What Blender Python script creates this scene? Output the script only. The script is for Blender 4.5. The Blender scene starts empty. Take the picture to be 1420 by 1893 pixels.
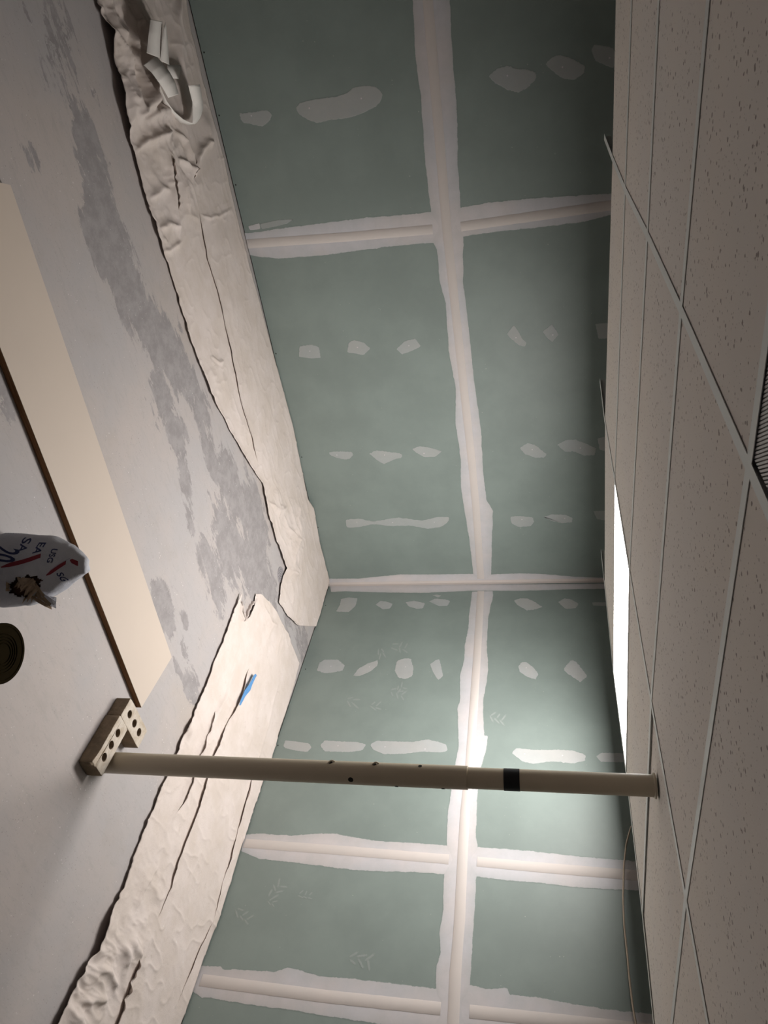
import bpy, bmesh, math, random
import numpy as np
from mathutils import Vector, Matrix, noise
random.seed(7); rng = np.random.default_rng(7)
C = bpy.context.scene.collection

# ---------------------------------------------------------------- camera
CX, CY = 710.0, 946.5
CAM = np.array([4.2314, -3.47358, 1.62741]); YAW, PIT, ROLL, FPX, H = .988119, -.207863, -.036642, 1292.975, 1.98626
fw = np.array([-math.sin(YAW)*math.cos(PIT), math.cos(YAW)*math.cos(PIT), math.sin(PIT)])
rt = np.cross(fw, [0, 0, 1.]); rt /= np.linalg.norm(rt); up = np.cross(rt, fw)
r2 = math.cos(ROLL)*rt + math.sin(ROLL)*up; u2 = -math.sin(ROLL)*rt + math.cos(ROLL)*up
cd = bpy.data.cameras.new('camera'); cam = bpy.data.objects.new('camera', cd); C.objects.link(cam)
M = Matrix(((u2[0], -r2[0], -fw[0], CAM[0]), (u2[1], -r2[1], -fw[1], CAM[1]), (u2[2], -r2[2], -fw[2], CAM[2]), (0, 0, 0, 1)))
cam.matrix_world = M                                   # the phone was held on its side: world up is image right
cd.sensor_fit = 'HORIZONTAL'; cd.sensor_width = 36.0; cd.lens = FPX*36/1420; cd.clip_start = .02; cd.clip_end = 60
bpy.context.scene.camera = cam

# ---------------------------------------------------------------- world and exposure
w = bpy.data.worlds.new('world'); bpy.context.scene.world = w; w.use_nodes = True
bg = w.node_tree.nodes['Background']; bg.inputs[0].default_value = (1.0, .93, .87, 1); bg.inputs[1].default_value = .025
vs = bpy.context.scene.view_settings
vs.view_transform = 'Standard'; vs.look = 'None'; vs.gamma = 1; vs.use_curve_mapping = False; vs.exposure = 0.0
PANEL_STRENGTH = 31.0

# ---------------------------------------------------------------- helpers
def hit(x, y, ax=2, val=0.0):
    """the point of plane axis=val that is seen where the photograph has (x, y)"""
    d = fw*FPX + u2*(x-CX) + r2*(y-CY)
    return CAM + d*((val-CAM[ax])/d[ax])
def link(name, me, mat=None, parent=None, smooth=False):
    o = bpy.data.objects.new(name, me); C.objects.link(o)
    if mat: me.materials.append(mat)
    if parent: o.parent = parent
    if smooth: me.polygons.foreach_set('use_smooth', [True]*len(me.polygons))
    return o
def mesh(name, v, f, mat=None, parent=None, smooth=False, attrs=None):
    me = bpy.data.meshes.new(name); me.from_pydata([tuple(map(float, p)) for p in v], [], f)
    if attrs:
        for k, a in attrs.items():
            at = me.attributes.new(k, 'FLOAT', 'POINT'); at.data.foreach_set('value', np.asarray(a, np.float32))
    me.update()
    return link(name, me, mat, parent, smooth)
def empty(name, loc=(0, 0, 0)):
    o = bpy.data.objects.new(name, None); C.objects.link(o); o.location = loc; o.empty_display_size = .1
    return o
def tag(o, label=None, cat=None, group=None, kind=None):
    for k, v in (('label', label), ('category', cat), ('group', group), ('kind', kind)):
        if v: o[k] = v
    return o
def box(name, a, b, mat, parent=None, bevel=0.0, seg=2):
    bm = bmesh.new(); bmesh.ops.create_cube(bm, size=1)
    for v in bm.verts: v.co = Vector([a[i]+(v.co[i]+.5)*(b[i]-a[i]) for i in range(3)])
    if bevel: bmesh.ops.bevel(bm, geom=bm.edges[:], offset=bevel, segments=seg, affect='EDGES')
    me = bpy.data.meshes.new(name); bm.to_mesh(me); bm.free()
    return link(name, me, mat, parent)
def prism(name, quad_lo, dz, mat, parent=None):
    n = len(quad_lo); v = [tuple(p) for p in quad_lo]+[(p[0], p[1], p[2]+dz) for p in quad_lo]
    f = [list(range(n))[::-1], list(range(n, 2*n))]+[[i, (i+1) % n, n+(i+1) % n, n+i] for i in range(n)]
    o = mesh(name, v, f, mat, parent)
    bm = bmesh.new(); bm.from_mesh(o.data); bmesh.ops.recalc_face_normals(bm, faces=bm.faces); bm.to_mesh(o.data); bm.free()
    return o
def tube(name, pts, r, mat, parent=None, n=10, caps=True):
    pts = [Vector(p) for p in pts]; V = []; F = []
    rs = r if hasattr(r, '__len__') else [r]*len(pts)
    for i, p in enumerate(pts):
        t = (pts[min(i+1, len(pts)-1)]-pts[max(i-1, 0)]).normalized()
        a = Vector((0, 0, 1)) if abs(t.z) < .9 else Vector((1, 0, 0))
        s = t.cross(a).normalized(); q = s.cross(t)
        for k in range(n):
            th = 2*math.pi*k/n; V.append(p+(s*math.cos(th)+q*math.sin(th))*rs[i])
    for i in range(len(pts)-1):
        for k in range(n): F.append([i*n+k, i*n+(k+1) % n, (i+1)*n+(k+1) % n, (i+1)*n+k])
    if caps: F += [list(range(n))[::-1], [(len(pts)-1)*n+k for k in range(n)]]
    return mesh(name, V, F, mat, parent, smooth=n > 12)
def lathe(name, prof, mat, parent=None, n=48, loc=(0, 0, 0)):
    V = []; F = []; m = len(prof)
    for k in range(n):
        th = 2*math.pi*k/n
        for r, z in prof: V.append((loc[0]+r*math.cos(th), loc[1]+r*math.sin(th), loc[2]+z))
    for k in range(n):
        for j in range(m-1):
            F.append([k*m+j, ((k+1) % n)*m+j, ((k+1) % n)*m+j+1, k*m+j+1])
    o = mesh(name, V, F, mat, parent, smooth=True)
    bm = bmesh.new(); bm.from_mesh(o.data); bmesh.ops.remove_doubles(bm, verts=bm.verts, dist=1e-5)
    bmesh.ops.recalc_face_normals(bm, faces=bm.faces)
    for e in bm.edges:
        if len(e.link_faces) == 2 and e.calc_face_angle(0) > .6: e.smooth = False
    bm.to_mesh(o.data); bm.free()
    return o
def plate_with_holes(outline, holes, depth, bev=0.0, res=10):
    """2D outline and round holes -> solid plate mesh between z=0 and z=depth"""
    cu = bpy.data.curves.new('tmp', 'CURVE'); cu.dimensions = '2D'; cu.fill_mode = 'BOTH'
    cu.extrude = depth/2-bev; cu.bevel_depth = bev; cu.bevel_resolution = 1
    for loop in [outline]+[[(x+r*math.cos(2*math.pi*k/20), y+r*math.sin(2*math.pi*k/20)) for k in range(20)] for x, y, r in holes]:
        s = cu.splines.new('POLY'); s.points.add(len(loop)-1); s.use_cyclic_u = True
        for p, q in zip(s.points, loop): p.co = (q[0], q[1], 0, 1)
    o = bpy.data.objects.new('tmp', cu); C.objects.link(o)
    dg = bpy.context.evaluated_depsgraph_get(); me = bpy.data.meshes.new_from_object(o.evaluated_get(dg))
    bpy.data.objects.remove(o); bpy.data.curves.remove(cu); me.materials.clear()
    for v in me.vertices: v.co.z += depth/2
    return me
def text_mesh(body, size, mat_ext=.0):
    cu = bpy.data.curves.new('tmp', 'FONT'); cu.body = body; cu.size = size; cu.extrude = mat_ext
    cu.resolution_u = 3; cu.offset = size*.018
    o = bpy.data.objects.new('tmp', cu); C.objects.link(o)
    dg = bpy.context.evaluated_depsgraph_get(); me = bpy.data.meshes.new_from_object(o.evaluated_get(dg))
    bpy.data.objects.remove(o); bpy.data.curves.remove(cu); me.materials.clear()
    return me
def resample(pts, n):
    P = np.array(pts, float); d = np.r_[0, np.cumsum(np.linalg.norm(np.diff(P, axis=0), axis=1))]
    t = np.linspace(0, d[-1], n); return np.stack([np.interp(t, d, P[:, k]) for k in range(P.shape[1])], 1)
# numpy value noise (smooth), for height fields
_T = rng.random((256, 256))
def vnoise(x, y):
    xi = np.floor(x).astype(int); yi = np.floor(y).astype(int); fx = x-xi; fy = y-yi
    fx = fx*fx*(3-2*fx); fy = fy*fy*(3-2*fy)
    g = lambda a, b: _T[a % 256, b % 256]
    return (g(xi, yi)*(1-fx)+g(xi+1, yi)*fx)*(1-fy)+(g(xi, yi+1)*(1-fx)+g(xi+1, yi+1)*fx)*fy
def fbm(x, y, o=4):
    s = 0; a = .5
    for k in range(o): s = s+a*vnoise(x*2**k+k*17.3, y*2**k+k*5.1); a *= .5
    return s
def poly_dist(X, Y, pl):
    """distance, side and arc fraction to a polyline, for arrays of points"""
    best = np.full(X.shape, 1e9); side = np.zeros(X.shape); arc = np.zeros(X.shape); L = 0
    for (ax, ay), (bx, by) in zip(pl[:-1], pl[1:]):
        dx, dy = bx-ax, by-ay; l2 = dx*dx+dy*dy+1e-12; l = math.sqrt(l2)
        t = np.clip(((X-ax)*dx+(Y-ay)*dy)/l2, 0, 1); d = np.hypot(X-ax-t*dx, Y-ay-t*dy)
        s = np.sign(dx*(Y-ay)-dy*(X-ax)); m = d < best
        best = np.where(m, d, best); side = np.where(m, s, side); arc = np.where(m, L+t*l, arc); L += l
    return best, side, arc/L

# ---------------------------------------------------------------- materials
class N:
    def __init__(s, name, rough=.8, spec=.3):
        s.m = bpy.data.materials.new(name); s.m.use_nodes = True; s.t = s.m.node_tree; s.b = s.t.nodes['Principled BSDF']
        s.b.inputs['Roughness'].default_value = rough; s.b.inputs['Specular IOR Level'].default_value = spec
        s.co = s.t.nodes.new('ShaderNodeTexCoord').outputs['Object']
    def n(s, t, **k):
        o = s.t.nodes.new(t)
        for a, v in k.items(): setattr(o, a, v)
        return o
    def L(s, a, b): s.t.links.new(a, b)
    def scale(s, sc, rot=(0, 0, 0)):
        o = s.n('ShaderNodeMapping'); s.L(s.co, o.inputs[0]); o.inputs['Scale'].default_value = sc; o.inputs['Rotation'].default_value = rot
        return o.outputs[0]
    def noise(s, sc, det=4, rough=.6, vec=None, dist=0):
        o = s.n('ShaderNodeTexNoise'); s.L(vec or s.co, o.inputs['Vector']); o.inputs['Scale'].default_value = sc
        o.inputs['Detail'].default_value = det; o.inputs['Roughness'].default_value = rough; o.inputs['Distortion'].default_value = dist
        return o.outputs[0]
    def voro(s, sc, vec=None):
        o = s.n('ShaderNodeTexVoronoi'); s.L(vec or s.co, o.inputs['Vector']); o.inputs['Scale'].default_value = sc
        return o.outputs['Distance']
    def ramp(s, x, a, b, hi=1.0, lo=0.0):
        o = s.n('ShaderNodeMapRange', interpolation_type='SMOOTHSTEP'); s.L(x, o.inputs[0])
        o.inputs[1].default_value = a; o.inputs[2].default_value = b; o.inputs[3].default_value = lo; o.inputs[4].default_value = hi
        return o.outputs[0]
    def math(s, op, a, b=None):
        o = s.n('ShaderNodeMath', operation=op)
        for i, v in enumerate((a, b)):
            if v is None: continue
            if isinstance(v, (int, float)): o.inputs[i].default_value = v
            else: s.L(v, o.inputs[i])
        return o.outputs[0]
    def mix(s, fac, a, b):
        o = s.n('ShaderNodeMix', data_type='RGBA')
        if isinstance(fac, (int, float)): o.inputs[0].default_value = fac
        else: s.L(fac, o.inputs[0])
        for i, v in ((6, a), (7, b)):
            if isinstance(v, tuple): o.inputs[i].default_value = (*v, 1)
            else: s.L(v, o.inputs[i])
        return o.outputs[2]
    def attr(s, name): return s.n('ShaderNodeAttribute', attribute_name=name).outputs['Fac']
    def bump(s, h, strength=.3, dist=.002):
        o = s.n('ShaderNodeBump'); o.inputs['Strength'].default_value = strength; o.inputs['Distance'].default_value = dist
        s.L(h, o.inputs['Height']); s.L(o.outputs[0], s.b.inputs['Normal'])
    def out(s, col):
        if isinstance(col, tuple): s.b.inputs['Base Color'].default_value = (*col, 1)
        else: s.L(col, s.b.inputs['Base Color'])
        return s.m
def plain(name, col, rough=.6, spec=.3, var=.12, sc=20, metal=0):
    m = N(name, rough, spec); n = m.noise(sc, 5)
    dark = tuple(c*(1-var) for c in col); light = tuple(min(1, c*(1+var)) for c in col)
    m.b.inputs['Metallic'].default_value = metal
    m.bump(n, .15, .001); return m.out(m.mix(n, dark, light))

GREEN = (.222, .268, .250); COMP = (.62, .56, .55)
m = N('green_board', .5, .5)
n1 = m.noise(3, 5); n2 = m.noise(60, 3)
specks = m.ramp(m.math('ADD', m.voro(26), m.math('MULTIPLY', m.noise(7, 2), .28)), .155, .175, 0, 1)
c = m.mix(m.ramp(n1, .3, .7), tuple(v*.93 for v in GREEN), tuple(v*1.06 for v in GREEN))
c = m.mix(m.math('MULTIPLY', specks, .5), c, (.5, .5, .47)); m.bump(n2, .05, .0005); GREENM = m.out(c)
m = N('joint_compound', .6, .4)
cov, body = m.attr('cov'), m.attr('body')
st = m.noise(9, 5, .7, m.scale((1, 1, 1))); fine = m.noise(110, 3)
e = m.math('ADD', cov, m.math('MULTIPLY', m.math('SUBTRACT', m.noise(160, 4, .75), .5), 1.1))
fac = m.math('MULTIPLY', m.ramp(e, .3, .55), m.math('MULTIPLY', body, m.ramp(st, .2, .75, 1.08, .86)))
c = m.mix(m.ramp(m.noise(2.5, 4), .35, .65), (.585, .545, .545), (.55, .54, .565))
m.bump(m.noise(70, 4), .12, .001); COMPM = m.out(m.mix(fac, GREEN, c))
m = N('paper_joint_tape', .85, .2)
c = m.mix(m.ramp(m.noise(5, 4), .3, .7), (.61, .555, .525), (.585, .54, .515)); m.bump(m.noise(90, 3), .08, .0005); TAPEM = m.out(c)
PAPERM = plain('tape_paper', (.78, .74, .70), .8, .2, .05, 30)
SCREWM = plain('screw_black', (.02, .02, .02), .5)
EDGEM = plain('gypsum_core', (.35, .33, .31), .9)
VOIDM = plain('rough_lumber', (.10, .075, .05), .9, .2, .25, 12)

m = N('concrete_floor', .62, .3)
sv = m.scale((6, 1.6, 1)); worn = m.attr('worn')
nz = m.math('ADD', m.noise(2.6, 10, .74, sv, .45), m.math('MULTIPLY', m.math('SUBTRACT', m.noise(34, 5, .75), .5), .16))
wf = m.ramp(m.math('ADD', m.math('MULTIPLY', worn, .56), nz), .79, .825)
paint = m.mix(m.ramp(m.noise(1.4, 6, .6), .35, .65), (.455, .405, .385), (.41, .385, .385))
paint = m.mix(m.ramp(m.noise(24, 6, .8, sv, .4), .54, .66, .35), paint, (.36, .33, .315))
paint = m.mix(m.ramp(m.noise(7, 7, .75, sv, .5), .50, .66, .30), paint, (.335, .315, .305))
paint = m.mix(m.ramp(m.noise(4, 6, .7, None, .5), .52, .70, .35), paint, (.38, .34, .315))
paint = m.mix(m.ramp(m.noise(1.1, 5, .6, m.scale((1, 1, 1), (0, 0, 1))), .55, .72, .35), paint, (.42, .35, .28))
c = m.mix(wf, paint, m.mix(m.ramp(m.noise(14, 5, .7), .35, .65), (.265, .245, .245), (.335, .312, .312)))
pits = m.ramp(m.math('ADD', m.voro(75), m.math('MULTIPLY', m.noise(9, 3), .34)), .235, .30, 0, 1)
c = m.mix(m.math('MULTIPLY', pits, .5), c, (.20, .17, .16))
dots = m.ramp(m.math('ADD', m.voro(48, m.scale((1, 1, 1), (0, 0, .5))), m.math('MULTIPLY', m.noise(6, 3), .36)), .215, .255, 0, 1)
c = m.mix(m.math('MULTIPLY', dots, .65), c, (.72, .69, .67))
m.bump(m.math('ADD', m.noise(30, 6, .7), m.math('MULTIPLY', wf, -.5)), .22, .002); FLOORM = m.out(c)

m = N('canvas', .92, .1)
c = m.mix(m.ramp(m.noise(5, 6, .65), .3, .72), (.655, .58, .545), (.585, .51, .46))
c = m.mix(m.ramp(m.noise(22, 5, .75, None, .6), .60, .74, .5), c, (.42, .36, .31))
dab = m.ramp(m.math('ADD', m.voro(20), m.math('MULTIPLY', m.noise(5, 2), .35)), .20, .225, 0, 1)
c = m.mix(m.math('MULTIPLY', dab, .5), c, (.74, .72, .71))
m.bump(m.math('ADD', m.noise(38, 6, .65, None, .8), m.math('MULTIPLY', m.noise(400, 2), .12)), .38, .004); CLOTHM = m.out(c)

m = N('ceiling_tile_fibre', .95, .1)
base = m.mix(m.ramp(m.noise(1.3, 4), .35, .65), (.80, .745, .69), (.77, .73, .695))
dj = m.math('ADD', m.math('MULTIPLY', m.noise(120, 3), .34), m.math('MULTIPLY', m.noise(14, 3), .30))
big = m.ramp(m.math('ADD', m.voro(46), dj), .455, .50, 0, 1)
small = m.ramp(m.math('ADD', m.voro(88, m.scale((1, 1, 1), (0, 0, .7))), dj), .43, .475, 0, 1)
pit = m.math('MAXIMUM', big, m.math('MULTIPLY', small, .7))
m.bump(m.math('SUBTRACT', m.math('MULTIPLY', m.noise(200, 3), .25), pit), .5, .002)
TILEM = m.out(m.mix(m.math('MULTIPLY', pit, .72), base, (.22, .17, .155)))
TEEM = plain('white_painted_tee', (.78, .80, .785), .45, .4, .03)
m = N('lit_diffuser', .5); m.b.inputs['Base Color'].default_value = (.9, .9, .9, 1)
m.b.inputs['Emission Color'].default_value = (1, .965, .93, 1); m.b.inputs['Emission Strength'].default_value = PANEL_STRENGTH; PANELM = m.m
LOUVM = plain('louver_white', (.72, .70, .70), .4, .4, .03)
BOARDM = plain('cream_laminate', (.58, .495, .425), .5, .3, .04, 2.5)
m = N('board_edge', .8, .2)
BEDGEM = m.out(m.mix(m.ramp(m.noise(5, 5, .7, m.scale((1, 1, 30))), .35, .65), (.13, .062, .025), (.24, .125, .06)))
m = N('brick_face', .95, .1)
c = m.mix(m.ramp(m.noise(22, 5, .7), .35, .68), (.60, .54, .47), (.45, .38, .30)); m.bump(m.noise(60, 5, .7), .5, .003); BRICKM = m.out(c)
m = N('brick_side', .95, .1)
c = m.mix(m.ramp(m.noise(14, 5, .7), .35, .68), (.30, .23, .16), (.20, .155, .11)); m.bump(m.noise(60, 5, .7), .4, .003); BRICKS = m.out(c)
POSTM = plain('cream_post_paint', (.52, .45, .34), .38, .45, .05, 8)
BLACKM = plain('black_tape', (.012, .012, .013), .4, .4)
HOLEM = plain('dark_hole', (.012, .01, .008), .8)
STEELM = plain('grey_steel', (.33, .31, .30), .45, .5, .1, 60, .6)
DARKTUB = plain('dark_brown_rubber', (.0115, .0080, .0030), .95, .03, .15, 30)
BLUEM = plain('blue_tape', (.10, .26, .52), .55, .3, .15, 60)
CABLEM = plain('cream_cable', (.55, .46, .36), .5)
GREYM = plain('drain_metal', (.30, .28, .29), .5, .4, .1, 80)
m = N('bag_paper', .75, .2)
c = m.mix(m.ramp(m.noise(9, 5), .35, .65), (.60, .61, .66), (.52, .53, .59)); m.bump(m.noise(35, 6, .7, None, 1.0), .6, .006); BAGM = m.out(c)
INK = plain('navy_ink', (.030, .040, .115), .7); RED = plain('maroon_ink', (.21, .022, .035), .7)
BAGLITE = plain('pale_print', (.36, .38, .46), .7)
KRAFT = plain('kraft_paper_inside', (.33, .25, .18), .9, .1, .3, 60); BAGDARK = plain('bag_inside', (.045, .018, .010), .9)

# ---------------------------------------------------------------- floor
X = np.arange(-.3, 7.01, .045); Y = np.arange(-6.5, .31, .045)
GX, GY = np.meshgrid(X, Y, indexing='ij')
blobs = [  # worn spots of the floor paint: place (as seen from the camera), radius in metres, weight
 (165,275,.12,1),(185,320,.10,.9),(55,285,.05,.8),(195,380,.10,1),(190,440,.14,1.0),(180,470,.08,.9),(225,470,.12,1),(240,540,.15,1.05),(262,585,.14,1),(215,500,.10,.8),
 (290,620,.14,.95),(320,660,.15,1.05),(345,700,.12,.9),(305,745,.13,.9),(320,800,.10,.8),(375,760,.12,.9),(385,830,.10,.9),(340,880,.08,.9),
 (330,800,.10,.8),(395,860,.10,.8),(430,900,.16,1.05),(470,960,.22,1.0),(420,1000,.20,.95),(470,1050,.22,.95),(400,1080,.15,.8),(380,1030,.10,.9),(350,965,.08,.7),
 (300,1120,.09,1.2),(312,1150,.05,1.1),(342,1150,.05,.9),(340,1200,.05,.7),(328,1235,.05,.9),(350,1270,.09,.9),(365,1200,.07,.5),(560,1190,.18,.7),(530,1150,.15,.6),
 (100,80,.25,.55),(130,150,.2,.55),(90,30,.3,.5),(10,720,.10,.8),(5,660,.08,.8),(50,380,.1,.3),(500,1090,.15,.8)]
W = np.zeros_like(GX)
for bx, by, r, a in blobs:
    q = hit(bx, by); W = np.maximum(W, a*np.exp(-(((GX-q[0])/(r*1.05))**2+((GY-q[1])/(r*1.75))**2)))
nx, ny = GX.shape
V = np.stack([GX.ravel(), GY.ravel(), np.zeros(GX.size)], 1)
F = [[i*ny+j, (i+1)*ny+j, (i+1)*ny+j+1, i*ny+j+1] for i in range(nx-1) for j in range(ny-1)]
tag(mesh('floor', V, F, FLOORM, attrs={'worn': W.ravel()}), kind='structure')

# ---------------------------------------------------------------- walls of green board
ZT = 2.44
def wall_box(name, a, b): return tag(box(name, a, b, VOIDM), kind='structure')
wl = wall_box('wall_left', (-.11, -6.3, 0), (-.0145, .11, ZT))
wb = wall_box('wall_back', (-.0145, .0145, 0), (6.3, .11, ZT))
def sheet(par, a, b): return box('drywall_sheet', a, b, GREENM, par, .0012, 1)
for z0, z1 in ((.006, 1.2185), (1.2215, ZT)):
    for y0, y1 in ((-2.6255, -.0), (-5.06, -2.6285), (-6.3, -5.063)): sheet(wl, (-.0127, y0, z0), (0, y1, z1))
    for x0, x1 in ((.001, 2.2335), (2.2365, 2.8795), (2.8825, 5.3), (5.303, 6.3)): sheet(wb, (x0, 0, z0), (x1, .0127, z1))
def onwall(q, wall, off):
    if wall == 'A': h = hit(q[0], q[1], 0, 0.0); h[0] = off
    else: h = hit(q[0], q[1], 1, 0.0); h[1] = -off
    h[2] = max(h[2], .004)
    return h
def cl(wall, h, off):
    if wall == 'A': h[1] = min(h[1], -.0005)
    else: h[0] = max(h[0], .0005)
    return h
def band(name, wall, U, Lo, par, off=.001, jag=.004, n=260, body=(.72, 1.0), seed=0):
    """a ragged strip of joint compound between two traced edges"""
    A = resample([onwall(q, wall, off) for q in U], n); B = resample([onwall(q, wall, off) for q in Lo], n)
    cols = (0, .05, .13, .3, .5, .7, .87, .95, 1); cv = (0, 1, 1, 1, 1, 1, 1, 1, 0)
    V = []; cov = []; bod = []
    for i in range(n):
        d = B[i]-A[i]; L = np.linalg.norm(d); d = d/(L+1e-9)
        ja = jag*(noise.noise(Vector((i*.23, seed, 0)))*1.0+noise.noise(Vector((i*.9, seed, 3)))*.8)
        jb = jag*(noise.noise(Vector((i*.21, seed+9, 0)))*1.0+noise.noise(Vector((i*.8, seed+5, 3)))*.8)
        a = A[i]-d*(.003+ja); b = B[i]+d*(.003+jb)
        for k, cfr in enumerate(cols):
            p = a+(b-a)*cfr
            lift = .0008*math.sin(math.pi*cfr)**.5
            if wall == 'A': p[0] = off*.4+lift if 0 < k < 8 else .0003
            else: p[1] = -(off*.4+lift) if 0 < k < 8 else -.0003
            V.append(cl(wall, p, off)); cov.append(cv[k]); bod.append(body[0]+(body[1]-body[0])*math.sin(math.pi*cfr)**.7)
    m_ = len(cols); F = [[i*m_+k, i*m_+k+1, (i+1)*m_+k+1, (i+1)*m_+k] for i in range(n-1) for k in range(m_-1)]
    return mesh(name, V, F, COMPM, par, smooth=True, attrs={'cov': cov, 'body': bod})
def tape(wall, pts, par, w_=.026, off=.0026, n=90):
    P = resample([onwall(q, wall, off) for q in pts], n); V = []
    for i in range(n):
        t = P[min(i+1, n-1)]-P[max(i-1, 0)]; t /= np.linalg.norm(t)
        nn = np.array([1, 0, 0]) if wall == 'A' else np.array([0, -1, 0]); s = np.cross(nn, t)
        ww = w_*(1+.05*noise.noise(Vector((i*.3, pts[0][0], 0))))
        for k, e_ in ((-1, .0006), (-.97, 0), (.97, 0), (1, .0006)):
            q = P[i]+s*k*ww; q = q-nn*e_; V.append(cl(wall, q, off))
    F = [[i*4+k, i*4+k+1, (i+1)*4+k+1, (i+1)*4+k] for i in range(n-1) for k in range(3)]
    return mesh('joint_tape', V, F, TAPEM, par, smooth=True)
# left wall: middle seam, butt joint, corner
band('joint_compound', 'A', [(715,-500),(757,-60),(763,0),(768,110),(778,180),(786,300),(797,395),(799,445),(808,462),(813,520),(824,560),(830,650),(843,720),(842,780),(852,850),(852,900),(858,940),(868,1000),(876,1068)],
     [(796,-500),(829,-60),(832,0),(836,90),(845,200),(847,310),(852,385),(857,440),(856,520),(866,600),(876,700),(890,800),(893,870),(900,925),(912,945),(910,990),(908,1068)], wl, .0014, seed=1)
band('joint_compound', 'A', [(446,432),(470,430),(520,422),(600,412),(680,402),(760,396),(800,391),(852,384),(900,375),(980,367),(1060,362),(1140,357),(1300,337)],
     [(455,472),(480,475),(520,478),(600,472),(650,465),(720,456),(780,450),(810,449),(858,437),(920,428),(1000,420),(1080,410),(1140,394),(1300,372)], wl, .0010, seed=2)
band('joint_compound', 'A', [(603,1070),(660,1070),(740,1062),(800,1062),(870,1061),(908,1062),(960,1060),(1000,1061),(1060,1066),(1150,1070),(1300,1071)],
     [(603,1081.5),(1300,1077.5)], wl, .0010, jag=.003, seed=3)
band('joint_compound', 'B', [(610,1082),(1300,1078.5)],
     [(612,1094),(640,1093),(700,1095),(780,1096),(870,1092),(912,1092),(960,1092),(1000,1091),(1060,1089),(1150,1088),(1300,1086)], wb, .0010, jag=.003, seed=4)
tape('A', [(747,-500),(786,-60),(791,0),(800,110),(812,250),(826,422),(845,600),(858,720),(872,850),(880,936),(889,1070)], wl)
tape('A', [(449,452),(640,438),(800,424)], wl, off=.0022); tape('A', [(852,419),(1000,398),(1140,378),(1300,357)], wl, off=.0022)
# back wall
band('joint_compound', 'B', [(873,1094),(868,1130),(866,1160),(860,1190),(858,1220),(850,1250),(851,1290),(846,1310),(847,1350),(848,1380),(838,1430),(832,1480),(828,1500),(826,1560),(822,1600),(820,1650),(818,1700),(812,1720),(815,1760),(806,1790),(806,1830),(800,1893),(794,1960),(756,2400)],
     [(911,1093),(912,1100),(903,1140),(900,1190),(903,1240),(893,1300),(895,1360),(903,1360),(898,1390),(886,1430),(882,1480),(880,1550),(884,1570),(880,1640),(876,1700),(873,1760),(868,1830),(866,1893),(862,1960),(838,2400)], wb, .0014, seed=5)
band('joint_compound', 'B', [(452,1543),(480,1541),(540,1545),(580,1541),(620,1541),(655,1548),(700,1555),(760,1558),(826,1563),(884,1566),(940,1570),(980,1573),(1040,1580),(1100,1586),(1190,1593),(1340,1607)],
     [(446,1573),(480,1588),(540,1594),(600,1602),(650,1608),(700,1611),(760,1612),(822,1616),(878,1620),(940,1628),(1000,1632),(1060,1640),(1110,1643),(1200,1647),(1340,1658)], wb, .0010, seed=6)
band('joint_compound', 'B', [(366,1785),(408,1787),(412,1792),(450,1793),(508,1797),(530,1788),(560,1795),(590,1805),(640,1808),(700,1815),(760,1822),(806,1828),(868,1820),(900,1828),(938,1826),(942,1838),(1000,1845),(1060,1856),(1120,1866),(1225,1877),(1340,1889)],
     [(352,1832),(370,1842),(420,1850),(480,1860),(540,1867),(600,1878),(650,1885),(700,1893),(800,1905),(900,1915),(1225,1935),(1340,1947)], wb, .0010, seed=8)
tape('B', [(889,1093),(883,1200),(873,1350),(868,1430),(860,1500),(855,1590),(850,1700),(842,1800),(838,1893),(834,1960),(803,2400)], wb)
tape('B', [(452,1559),(640,1573),(830,1589)], wb, off=.0022); tape('B', [(882,1593),(1000,1604),(1195,1620),(1340,1633)], wb, off=.0022)
tape('B', [(372,1812),(600,1842),(815,1865)], wb, off=.0022); tape('B', [(868,1870),(1000,1884),(1225,1908),(1340,1920)], wb, off=.0022)
# corner fold of the tape, a thin bead on each wall
for wall, par, dx in (('A', wl, -5), ('B', wb, 5)):
    P = [onwall((x, 1080.5-(x-608)*.004, ), wall, .002) for x in (603, 1300)]
    z0, z1 = P[0][2], P[1][2]; a = .024
    if wall == 'A': v = [(.0018, -.0003, z0), (.0022, -a, z0), (.0022, -a, z1), (.0018, -.0003, z1)]
    else: v = [(.0003, -.0018, z0), (a, -.0022, z0), (a, -.0022, z1), (.0003, -.0018, z1)]
    mesh('corner_tape', v, [[0, 1, 2, 3]], TAPEM, par)

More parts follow.
